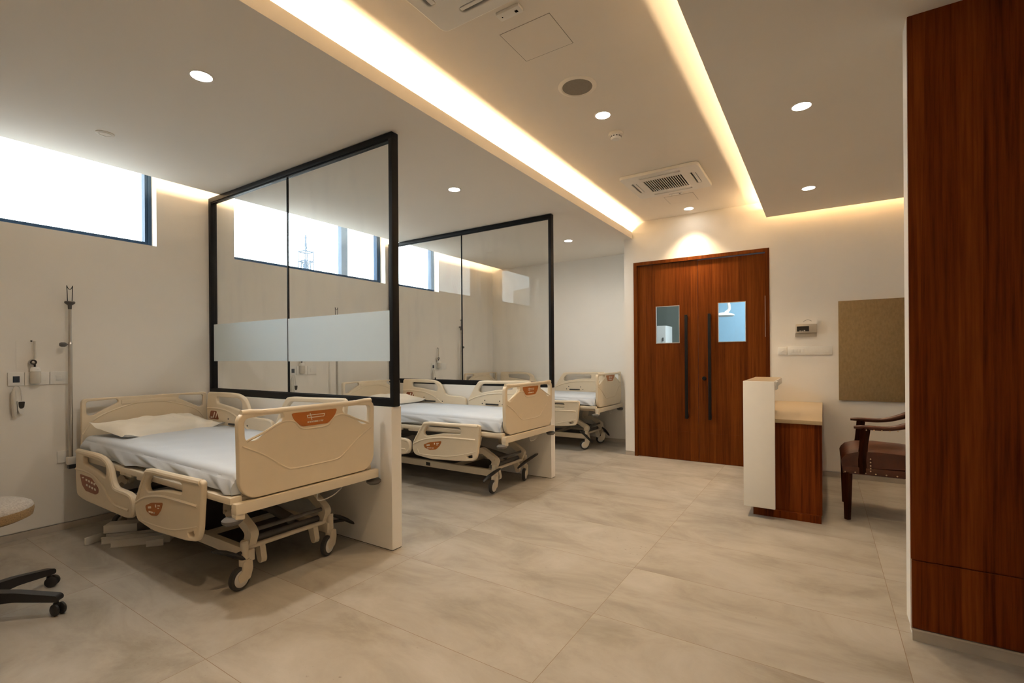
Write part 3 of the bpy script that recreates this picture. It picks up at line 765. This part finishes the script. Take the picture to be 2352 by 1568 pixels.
# ------------------------------------------------------------------ stool
st = thing('swivel_stool', 'round grey tweed stool on a black five-star castor base', 'stool', (1.28, .522, 0))
MB().lathe([(.01, .548), (.12, .552), (.20, .546), (.224, .532), (.229, .520)], (0, 0, 0), 'z', 48).build('seat_top', M['fabric'], st)
MB().lathe([(.229, .521), (.231, .505), (.226, .478), (.20, .466), (.01, .464)], (0, 0, 0), 'z', 48).build('seat_band', M['piping'], st)
MB().cyl((0, 0, .10), (0, 0, .33), .028, 20).cyl((0, 0, .33), (0, 0, .455), .016, 16).lathe([(.09, .452), (.09, .464), (.02, .464), (.02, .452)], (0, 0, 0), 'z', 20).build('gas_column', M['blackplastic'], st)
MB().lathe([(.03, .075), (.05, .085), (.05, .125), (.03, .135)], (0, 0, 0), 'z', 20).build('hub', M['blackplastic'], st)
a0 = math.atan2(.26, .27)
for k in range(5):
    a = a0 + k * 2 * PI / 5; R = Matrix.Rotation(a, 3, 'Z')
    m = MB(); m.prism(rpoly([(.03, .145), (.20, .130), (.375, .098), (.385, .085), (.382, .068), (.36, .068), (.20, .085), (.03, .078)], .01, 3), lambda u, v, d: R @ Vector((u, d, v)), -.021, .021)
    m.build('base_arm', M['blackplastic'], st)
    cx = R @ Vector((.365, 0, 0)); w = Matrix.Rotation(a + (1.1 if k == 0 else .5), 3, 'Z')
    c = MB(); c.cyl((cx.x, cx.y, .045), (cx.x, cx.y, .072), .009, 10)
    for sg in (-1, 1):
        c.lathe([(.002, -.009), (.022, -.009), (.0285, -.004), (.0285, .004), (.022, .009), (.002, .009)], Vector((cx.x, cx.y, .029)) + w @ Vector((sg * .015, -.012, 0)), 'x', 20, w)
    c.box(cx.x - .012, cx.x + .012, cx.y - .012, cx.y + .012, .036, .058, bev=.005)
    c.build('castor', M['blackplastic'], st)

# ------------------------------------------------------------------ double door
dr = MB()
t_ = .040
dr.box(DX0, DX0 + t_, YB - .006, YB + .15, 0, DZ).box(DX1 - t_, DX1, YB - .006, YB + .15, 0, DZ).box(DX0 + t_, DX1 - t_, YB - .006, YB + .15, DZ - t_, DZ)
door = struct(dr.build('door_1', M['doorwood']), 'reddish wood double doors with black bar pulls and small windows')
XM = 3.492
def leaf(x0, x1, vx0, vx1, top, hx, nm):
    y0, y1 = YB + .024, YB + .066; vz0, vz1 = 1.402, 1.856
    m = MB()
    m.box(x0, vx0, y0, y1, .346, top).box(vx1, x1, y0, y1, .346, top).box(vx0, vx1, y0, y1, .346, vz0).box(vx0, vx1, y0, y1, vz1, top)
    m.box(x0, x1, y0, y1, .003, .343)
    m.box(x0, x1, y0 + .002, y1, .342, .347)
    o = m.build('door_leaf', M['doorwood'], door); o['label'] = nm
    MB().box(vx0 + .002, vx1 - .002, y0 + .014, y0 + .020, vz0 + .002, vz1 - .002).build('vision_panel', M['vision'], o)
    b = MB(); k = .007
    b.box(vx0, vx0 + k, y0 - .002, y0 + .012, vz0, vz1).box(vx1 - k, vx1, y0 - .002, y0 + .012, vz0, vz1).box(vx0 + k, vx1 - k, y0 - .002, y0 + .012, vz0, vz0 + k).box(vx0 + k, vx1 - k, y0 - .002, y0 + .012, vz1 - k, vz1)
    b.build('glazing_bead', M['steel_strip'], o)
    h = MB(); h.box(hx - .016, hx + .016, y0 - .062, y0 - .044, .507, 1.733, bev=.002)
    for z in (.54, 1.70): h.box(hx - .010, hx + .010, y0 - .046, y0 + .001, z - .018, z + .018)
    h.build('pull_handle', M['black'], o)
    return o
lf = leaf(DX0 + t_ + .002, XM - .002, 2.998, 3.281, DZ - t_ - .004, 3.368, 'door leaf by the end bay')
lr = leaf(XM + .002, DX1 - t_ - .002, 3.711, 4.003, DZ - t_ - .010, 3.626, 'door leaf by the desk')
MB().lathe([(.001, -.012), (.020, -.010), (.024, -.002), (.024, .002), (.001, .003)], (3.556, YB + .022, .983), 'y', 24).build('lock', M['black'], lr)
m = MB().box(DX1 - t_ - .006, DX1 - t_ + .004, YB + .008, YB + .020, 1.45, 1.90).build('hinge_plate', M['chrome'], door)

# the room behind the doors, seen through the vision panels
struct(MB().box(2.70, 5.6, 9.0, 9.12, 0, 3.1).build('wall_beyond_blue', M['blue']), 'pale blue wall of the room behind the doors')
struct(MB().box(1.2, 2.63, 8.8, 9.12, 0, 3.1).box(1.2, 2.9, 9.12, 9.2, 0, 3.1).build('wall_beyond_grey', M['sage']), 'grey green wall of the room behind the doors')
struct(MB().box(2.63, 2.72, 8.78, 9.12, 0, 3.1).build('trim_5', M['palegrey']))
struct(MB().box(5.5, 5.6, 6.1, 9.1, 0, 3.1).box(1.1, 1.2, 6.9, 9.2, 0, 3.1).box(1.1, 2.62, 6.88, 6.95, 0, 3.1).build('wall_beyond_sides', M['palegrey']))
struct(MB().box(1.1, 5.6, YB + .16, 9.2, 3.0, 3.1).build('ceiling_beyond', M['ceil']))
cb = thing('supply_cabinet', 'white cabinet seen through the door window beside the end bay', 'cabinet', (2.20, 8.45, 0))
MB().box(-.30, .30, -.2, .2, .06, 1.76, bev=.004).build('body', M['white'], cb)
MB().box(-.295, .295, -.215, -.2, .08, 1.75, bev=.003).build('door', M['white'], cb)
MB().box(.25, .262, -.23, -.215, 1.50, 1.56).build('handle', M['dark'], cb)
sl = thing('surgical_lamp', 'white ceiling surgical lamp seen through the door window by the desk', 'surgical lamp', (3.45, 8.0, 1.86))
MB().lathe([(.02, .05), (.06, .045), (.14, .02), (.15, .0), (.13, -.012), (.01, -.012)], (0, 0, 0), 'z', 32).build('lamp_head', M['white'], sl)
MB().ring_tube(smooth_pts([(.02, 0, .045), (.07, 0, .09), (.07, 0, .16), (.05, 0, .22)]), .022, 12).build('yoke', M['white'], sl)
MB().cyl((.05, 0, .2), (.05, 0, 1.14), .030, 16).build('drop_tube', M['white'], sl)

# ------------------------------------------------------------------ things on the back wall
pb = MB().box(4.858, 5.388, YB - .022, YB - .0005, .788, 1.791, bev=.002).build('pin_board', M['pin']); tag(pb, 'olive brown felt pin board on the wall above the armchair', 'pin board')
bx = thing('breaker_box', 'small grey box with a dark window on the wall beside the door', 'breaker box', (4.484, YB, 1.480))
MB().box(0, .190, -.052, -.0005, .0, .092, bev=.005).build('body', M['steel_strip'], bx)
MB().box(.012, .120, -.055, -.051, .014, .068).build('dark_window', M['dark'], bx)
MB().box(.035, .050, -.058, -.055, .016, .024).box(.055, .07, -.058, -.055, .016, .022).box(.074, .086, -.058, -.055, .016, .028).build('breaker_switch', M['hub'], bx)
MB().prism([(.180, .088), (.190, .130), (.190, .092)], lambda u, v, d: Vector((u, d, v)), -.05, -.01).build('lifted_flap', M['white'], bx)
wr = MB(); wr.ring_tube(smooth_pts([(4.552, YB - .008, 1.598), (4.575, YB - .014, 1.612), (4.592, YB - .016, 1.617), (4.61, YB - .014, 1.611), (4.626, YB - .006, 1.602)]), .0016, 6)
tag(wr.build('loose_wire', M['dark']), 'thin dark wire loop sticking out above the grey breaker box', 'wire')
bp_ = MB().box(4.477, 4.672, YB - .004, YB - .0004, 1.438, 1.478).build('mounting_strip', M['steel_strip']); tag(bp_, 'pale strip on the wall just below the grey breaker box', 'mounting strip')
sw = thing('switch_plate', 'single white key switch plate on the wall beside the double doors', 'switch', (4.318, YB, 1.252), 0, 'switch plates by the desk')
MB().box(0, .082, -.011, -.0005, 0, .080, bev=.003).build('plate', M['white'], sw)
MB().box(-.013, .013, -.006, .006, -.006, .006, rot=Matrix.Rotation(R_(-30), 3, 'Y'), bev=.002).build('rocker', M['white'], sw).location = (.042, -.014, .04)
sw = thing('switch_plate', 'long double switch plate on the wall beside the pin board', 'switch', (4.408, YB, 1.250), 0, 'switch plates by the desk')
MB().box(0, .395, -.012, -.0005, 0, .088, bev=.003).build('plate', M['white'], sw)
for a in (.035, .065, .095, .125, .215, .25, .285, .32, .35): MB().box(a, a + .024, -.015, -.0115, .024, .062, bev=.001).build('rocker', M['white'], sw)

# ------------------------------------------------------------------ reception desk
dk = thing('reception_desk', 'wood fronted reception desk with cream top and white raised end panel', 'reception desk', (4.255, 4.22, 0))
MB().box(.008, .458, .030, 1.70, .055, .728).build('carcass', M['wood'], dk)
MB().box(0, .452, .0, 1.70, 0, .055).build('plinth', M['wood'], dk)
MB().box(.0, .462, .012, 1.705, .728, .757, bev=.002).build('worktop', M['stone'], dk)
MB().box(-.055, .160, -.10, -.072, .085, 1.05, bev=.0015).build('end_panel', M['white'], dk)
MB().box(-.055, -.030, -.072, 1.66, .085, 1.0, bev=.0015).build('front_panel', M['white'], dk)
MB().box(-.055, .160, -.072, .70, 1.000, 1.05, bev=.0015).build('ledge', M['white'], dk)
MB().box(-.050, .155, -.068, .695, 1.050, 1.0515).build('ledge_door_reflection', M['stone'], dk)  # tan skin painting the door's brown reflection onto the white ledge
MB().box(.1605, .172, -.06, .08, .985, 1.046, bev=.004).build('cable_clip', M['white'], dk)

# ------------------------------------------------------------------ armchair
ch = thing('armchair', 'dark wood armchair with studded oxblood leather seat, beside the reception desk', 'armchair', (4.84, 4.43, 0))
# local: x depth (front at 0), y width 0..0.56
sm = MB()
prof = [(.0, .40), (-.004, .45), (.004, .495), (.03, .525), (.10, .548), (.22, .555), (.40, .548), (.52, .530), (.545, .50), (.55, .42)]
secs = []
for j, y in enumerate([0.01, .03, .08, .16, .28, .40, .48, .53, .55]):
    k = 1 - abs(y - .28) / .27; dzz = .028 * (1 - (abs(y - .28) / .27) ** 3) - .028
    secs.append([sm.bm.verts.new((x, y, z + (dzz if z > .46 else 0))) for x, z in prof])
for A, B in zip(secs, secs[1:]):
    for a in range(len(prof) - 1):
        f = sm.bm.faces.new((A[a], A[a + 1], B[a + 1], B[a])); f.smooth = True
    sm.bm.faces.new((A[-1], A[0], B[0], B[-1]))
sm.bm.faces.new(secs[0]); sm.bm.faces.new(secs[-1][::-1])
shade(sm.build('seat', M['leather'], ch), .9)
MB().box(.004, .55, .004, .556, .352, .405, bev=.006).build('seat_rail', M['leather'], ch)
for (x, y, dx) in ((.035, .025, -.002), (.035, .535, -.002), (.53, .03, .05), (.53, .53, .05)):
    m = MB(); m.ring_tube([(x + dx, y, .0), (x + dx * .4, y, .2), (x, y, .362)], [.0205, .027, .031], 4)
    for v in m.bm.verts: pass
    m.build('leg', M['chairwood'], ch)
for y in (.015, .545):
    m = MB()
    # post from rail to arm
    m.ring_tube([(.128, y, .36), (.125, y, .46), (.135, y, .58), (.148, y, .700)], [.032, .030, .027, .030], 4)
    m.build('arm_post', M['chairwood'], ch)
    a = MB()
    pts = smooth_pts([(.075, y, .704), (.13, y, .706), (.25, y, .704), (.33, y, .716), (.41, y, .745), (.50, y, .790), (.60, y, .83)])
    a.ring_tube(pts, [.011 + .006 * min(1, i / 8) + .014 * max(0, (i - 14) / 22) for i in range(len(pts))], 12)
    a.build('arm', M['leather'], ch)
bk = MB(); bk.box(.56, .62, .03, .53, .50, .98, rot=Matrix.Rotation(R_(9), 3, 'Y'), bev=.025)
bk.build('backrest', M['leather'], ch)
s = MB()
for i in range(9): s.lathe([(.001, -.004), (.0045, -.003), (.0055, 0)], (.02 + i * .062, .003, .366), 'y', 8)
for z in (.385, .405, .425, .45, .475): s.lathe([(.001, -.004), (.0045, -.003), (.0055, 0)], (.175, .002, z), 'y', 8)
for i in range(6): s.lathe([(.001, -.004), (.0045, -.003), (.0055, 0)], (.15 + i * .046, -.012, .690 + max(0, i - 3) * .004), 'y', 8)
s.build('brass_stud', M['stud'], ch)['kind'] = 'stuff'

# ------------------------------------------------------------------ ceiling fittings
def downlight(x, y, z, label, energy=1.0, cone=98, blend=1.0, col=(1, .74, .46)):
    t = thing('downlight', label, 'downlight', (x, y, z), 0, 'recessed downlights')
    MB().lathe([(.049, -.0015), (.056, -.003), (.062, -.0005), (.062, .001), (.049, .001), (.049, -.0015)], (0, 0, 0), 'z', 32).build('trim_ring', M['ceil'], t)
    MB().lathe([(.001, -.002), (.049, -.002), (.049, .001), (.001, .001)], (0, 0, 0), 'z', 32).build('lens', M['lamp'], t)
    l = bpy.data.lights.new('downlight_beam', 'SPOT'); l.energy = energy; l.spot_size = R_(cone); l.spot_blend = blend; l.shadow_soft_size = .045; l.color = col
    o = bpy.data.objects.new('downlight_beam', l); C.objects.link(o); o.location = (x, y, z - .012)
EB, EM, ER = 49, 116, 52
BAY = dict(cone=170, blend=1.0, col=(1, .91, .79))
downlight(2.012, 1.24, ZS, 'lit round downlight above the first bed', EB, **BAY)
downlight(2.012, 3.29, ZS, 'lit round downlight above the middle bed, between the screens', EB, **BAY)
downlight(2.008, 5.555, ZS, 'lit round downlight above the end bed', EB, **BAY)
downlight(3.450, 3.161, ZC, 'lit round downlight between the ceiling speaker and the smoke detector', EM)
downlight(3.450, .616, ZC, 'round downlight added out of view to brighten the near floor', EM)  # unseen lamp added along the row to light the near floor
downlight(3.452, 5.706, ZC, 'lit round downlight in front of the double doors', EM)
downlight(4.626, 3.34, ZS, 'lit round downlight on the lowered ceiling nearer the wood cladding', ER)
downlight(4.626, 5.012, ZS, 'lit round downlight on the lowered ceiling above the reception desk', ER)
for k, (x, y, lab) in enumerate(((.802, 1.209, 'unlit flush round cover in the ceiling above the first bed pillow'), (.792, 5.521, 'unlit flush round cover in the end bay ceiling, seen through clear glass'))):
    t = thing('ceiling_cover', lab, 'ceiling cover', (x, y, ZS), 0, 'flush ceiling covers')
    MB().lathe([(.001, -.004), (.044, -.004), (.050, -.002), (.050, .001), (.001, .001)], (0, 0, 0), 'z', 28).build('plate', M['ceil'], t)
    MB().lathe([(.030, -.0055), (.034, -.0055), (.034, -.003), (.030, -.003), (.030, -.0055)], (0, 0, 0), 'z', 28).build('slot', M['ceil'], t)
t = thing('ceiling_speaker', 'round grey mesh speaker in the raised ceiling', 'speaker', (3.454, 2.738, ZC))
MB().lathe([(.092, -.004), (.098, -.009), (.112, -.007), (.118, -.001), (.118, .001), (.092, .001), (.092, -.004)], (0, 0, 0), 'z', 40).build('rim', M['ceil'], t)
MB().lathe([(.001, -.006), (.05, -.0058), (.093, -.004), (.093, .001), (.001, .001)], (0, 0, 0), 'z', 40).build('mesh_cover', M['grille'], t)
t = thing('smoke_detector', 'small white round smoke detector on the raised ceiling', 'smoke detector', (3.427, 3.470, ZC))
MB().lathe([(.053, .001), (.055, -.010), (.053, -.018), (.038, -.020)], (0, 0, 0), 'z', 28).build('base', M['ceil'], t)
MB().lathe([(.041, -.018), (.040, -.036), (.030, -.046), (.001, -.048)], (0, 0, 0), 'z', 28).build('sensor', M['white'], t)
m = MB()
for k in range(12):
    a = 2 * PI * k / 12; m.box(-.006, .006, -.0015, .0015, -.004, .004, rot=Matrix.Rotation(a + PI / 2, 3, 'Z'))
    m.bm.verts.ensure_lookup_table()
    for v in list(m.bm.verts)[-8:]: v.co += Vector((.0395 * math.cos(a), .0395 * math.sin(a), -.029))
m.build('vent_slot', M['dark'], t)

def cassette(x0, y0, label, lab2):
    W, D = .705, .655
    t = thing('ceiling_cassette', label, 'air conditioner', (x0, y0, ZC), 0, 'ceiling cassette air conditioners')
    o = rpoly([(0, 0), (W, 0), (W, D), (0, D)], .04, 5)
    holes = []
    gx0, gx1, gy0, gy1 = .175, .53, .165, .49
    slits = [(.17, .535, .060, .100), (.17, .535, .555, .595), (.060, .105, .18, .475), (.60, .645, .18, .475)]
    for a, b, c, d in slits: holes.append(rpoly([(a, c), (b, c), (b, d), (a, d)], .018, 4))
    holes.append([(gx0, gy0), (gx1, gy0), (gx1, gy1), (gx0, gy1)])
    MB().add_mesh(plate_mesh([o] + holes, .030, .006), lambda v: Vector((v.x, v.y, v.z - .016))).build('fascia', M['white'], t)
    MB().box(.03, W - .03, .03, D - .03, -.006, .001).build('plenum', M['gap'], t)
    n = 17; p = (gx1 - gx0) / n; g = MB()
    for i in range(n + 1): g.box(gx0 + i * p - .0036, gx0 + i * p + .0036, gy0, gy1, -.030, -.0235)
    g.box(gx0 - .012, gx0, gy0 - .012, gy1 + .012, -.032, -.008).box(gx1, gx1 + .012, gy0 - .012, gy1 + .012, -.032, -.008)
    g.box(gx0, gx1, gy0 - .012, gy0, -.032, -.008).box(gx0, gx1, gy1, gy1 + .012, -.032, -.008)
    g.build('grille', M['white'], t)
    for a, b, c, d in slits:
        f = MB(); f.box(a + .002, b - .014, c + .004, d - .016, -.030, -.022, bev=.003) if b - a > d - c else f.box(a + .016, b - .003, c + .003, d - .003, -.030, -.022, bev=.003); f.build('louvre', M['white'], t)
    r = thing('infrared_receiver', lab2, 'receiver', (x0 + .275, y0 + D + .055, ZC), 0, 'infrared receivers beside the cassettes')
    MB().box(0, .130, 0, .052, -.016, .0005, bev=.005).build('housing', M['white'], r)
    MB().box(.095, .110, .020, .034, -.0175, -.0155).box(.02, .026, .024, .029, -.0175, -.0155).build('sensor_window', M['gap'], r)
cassette(3.122, 1.222, 'white ceiling cassette air conditioner cut off by the picture\'s top edge', 'small infrared receiver box beside the square access hatch')
cassette(3.128, 4.335, 'white ceiling cassette air conditioner in front of the doors, grille fully visible', 'small infrared receiver under the fully visible ceiling cassette')
for y, lab in ((2.075, 'square access hatch in the raised ceiling beside the speaker'), (5.155, 'square access hatch in the raised ceiling above the double doors')):
    t = thing('access_hatch', lab, 'access hatch', (3.322, y, ZC), 0, 'ceiling access hatches')
    MB().box(.003, .291, .003, .267, -.0012, .001).build('lid', M['ceil'], t)
    MB().box(0, .294, 0, .003, -.0006, .001).box(0, .294, .267, .270, -.0006, .001).box(0, .003, .003, .267, -.0006, .001).box(.291, .294, .003, .267, -.0006, .001).build('edge_gap', M['grille'], t)

# ------------------------------------------------------------------ outside: lattice mast and a building
t = thing('lattice_mast', 'faint blue-grey lattice telecom mast outside the middle window', 'mast', (-49.3, 36.6, -4.0))
m = MB()
for sx, sy in ((-1, -1), (1, -1), (1, 1), (-1, 1)): m.ring_tube([(sx * .9, sy * .9, 0), (sx * .55, sy * .55, 13), (sx * .35, sy * .35, 17.5)], .075, 6)
for k in range(12):
    z0, z1 = k * 1.45, (k + 1) * 1.45; r0, r1 = .9 - .033 * z0, .9 - .033 * z1
    for a in range(4):
        c = [(-1, -1), (1, -1), (1, 1), (-1, 1)]
        p, q = c[a], c[(a + 1) % 4]
        m.ring_tube([(p[0] * r0, p[1] * r0, z0), (q[0] * r1, q[1] * r1, z1)], .042, 5).ring_tube([(q[0] * r0, q[1] * r0, z0), (p[0] * r1, p[1] * r1, z1)], .042, 5)
m.build('lattice', M['tower'], t)
m = MB()
for z in (16.0, 17.3, 18.5):
    for a in range(4):
        c = [(-.62, -.62), (.62, -.62), (.62, .62), (-.62, .62)]
        m.ring_tube([(*c[a], z), (*c[(a + 1) % 4], z)], .075, 5)
for c in ((-.62, -.62), (.62, -.62), (.62, .62), (-.62, .62)): m.ring_tube([(*c, 16), (*c, 18.6)], .06, 5)
m.build('platform', M['tower'], t)
m = MB(); m.cyl((0, 0, 15.5), (0, 0, 20.6), .09, 6)
for c in ((-.62, -.62), (.62, -.62), (.62, .62), (-.62, .62)): m.ring_tube([(*c, 18.6), (0, 0, 20.5)], .042, 5)
m.build('spire', M['tower'], t)
b = thing('neighbour_building', 'pale building outside, seen only as a reflection in the clear screen', 'building', (-12.9, -29.5, -6))
MB().prism([(-4, 0), (4, 0), (4, 12.75), (2, 12.95), (0, 13.0), (-2, 12.95), (-4, 12.75)], lambda u, v, d: Vector((u, d, v)), -4.5, 4.5).build('facade', M['building'], b)

# ------------------------------------------------------------------ light
world = bpy.data.worlds.new('overcast'); scene.world = world; world.use_nodes = True
nt = world.node_tree; nt.nodes.clear()
out = nt.nodes.new('ShaderNodeOutputWorld'); bg = nt.nodes.new('ShaderNodeBackground')
bg.inputs[0].default_value = (.92, .97, 1, 1); bg.inputs[1].default_value = 10.2
# overcast dome above, paler ground below the horizon
wtc = nt.nodes.new('ShaderNodeTexCoord'); wsx = nt.nodes.new('ShaderNodeSeparateXYZ'); wrp = nt.nodes.new('ShaderNodeValToRGB')
nt.links.new(wtc.outputs['Generated'], wsx.inputs[0]); wmr = nt.nodes.new('ShaderNodeMapRange'); wmr.inputs[1].default_value = -.06; wmr.inputs[2].default_value = .02
nt.links.new(wsx.outputs[2], wmr.inputs[0]); nt.links.new(wmr.outputs[0], wrp.inputs[0])
wrp.color_ramp.elements[0].color = (.40, .41, .41, 1); wrp.color_ramp.elements[1].color = (.90, .965, 1, 1)
nt.links.new(wrp.outputs[0], bg.inputs[0])
nt.links.new(bg.outputs[0], out.inputs[0])

def strip(name, loc, sx, sy, rot, energy, col=(1, .71, .40)):
    l = bpy.data.lights.new(name, 'AREA'); l.shape = 'RECTANGLE'; l.size = sx; l.size_y = sy; l.energy = energy; l.color = col
    o = bpy.data.objects.new(name, l); C.objects.link(o); o.location = loc; o.rotation_euler = rot
    return o
UP = PI
# area lamps shine along local -Z; turned over they light the ceiling from inside the troughs
strip('cove_led', (2.622, (Y0 + YB) / 2, ZS + .026), .030, YB - Y0 - .1, (0, UP, 0), 104)
strip('cove_led', (4.325, (Y0 + RY1) / 2, ZS + .026), .014, RY1 - Y0 - .1, (0, UP, 0), 44)
strip('cove_led', (5.45, 5.715, ZS + .026), 2.2, .014, (UP, 0, 0), 92, (1, .66, .33))
strip('cove_led', (.262, (Y0 + YE) / 2, ZS + .040), .02, YE - Y0 - .1, (0, R_(90), 0), 30)
# cool lamps of the room behind the doors
strip('theatre_light', (4.2, 7.6, 2.98), 1.2, 1.2, (0, 0, 0), 70, (.85, .95, 1))

# ------------------------------------------------------------------ camera
cam = bpy.data.cameras.new('camera'); co = bpy.data.objects.new('camera', cam); C.objects.link(co)
cam.sensor_fit = 'HORIZONTAL'; cam.sensor_width = 36; cam.lens = 36 * 1107.41 / 2352
cam.shift_y = (819.64 - 784) / 2352
cam.clip_start = .02; cam.clip_end = 300
ya, ro = .5726, -.00743
F = Vector((-math.sin(ya), math.cos(ya), 0)); R0 = Vector((math.cos(ya), math.sin(ya), 0)); U0 = Vector((0, 0, 1))
Rv = R0 * math.cos(ro) + U0 * math.sin(ro); Uv = -R0 * math.sin(ro) + U0 * math.cos(ro)
mat = Matrix((Rv, Uv, -F)).transposed().to_4x4(); mat.translation = Vector((4.7228, 0, 1.25))
co.matrix_world = mat
scene.camera = co
vs = scene.view_settings
scene.display_settings.display_device = 'sRGB'
vs.view_transform = 'Standard'; vs.look = 'None'; vs.gamma = 1; vs.use_curve_mapping = False; vs.exposure = .19
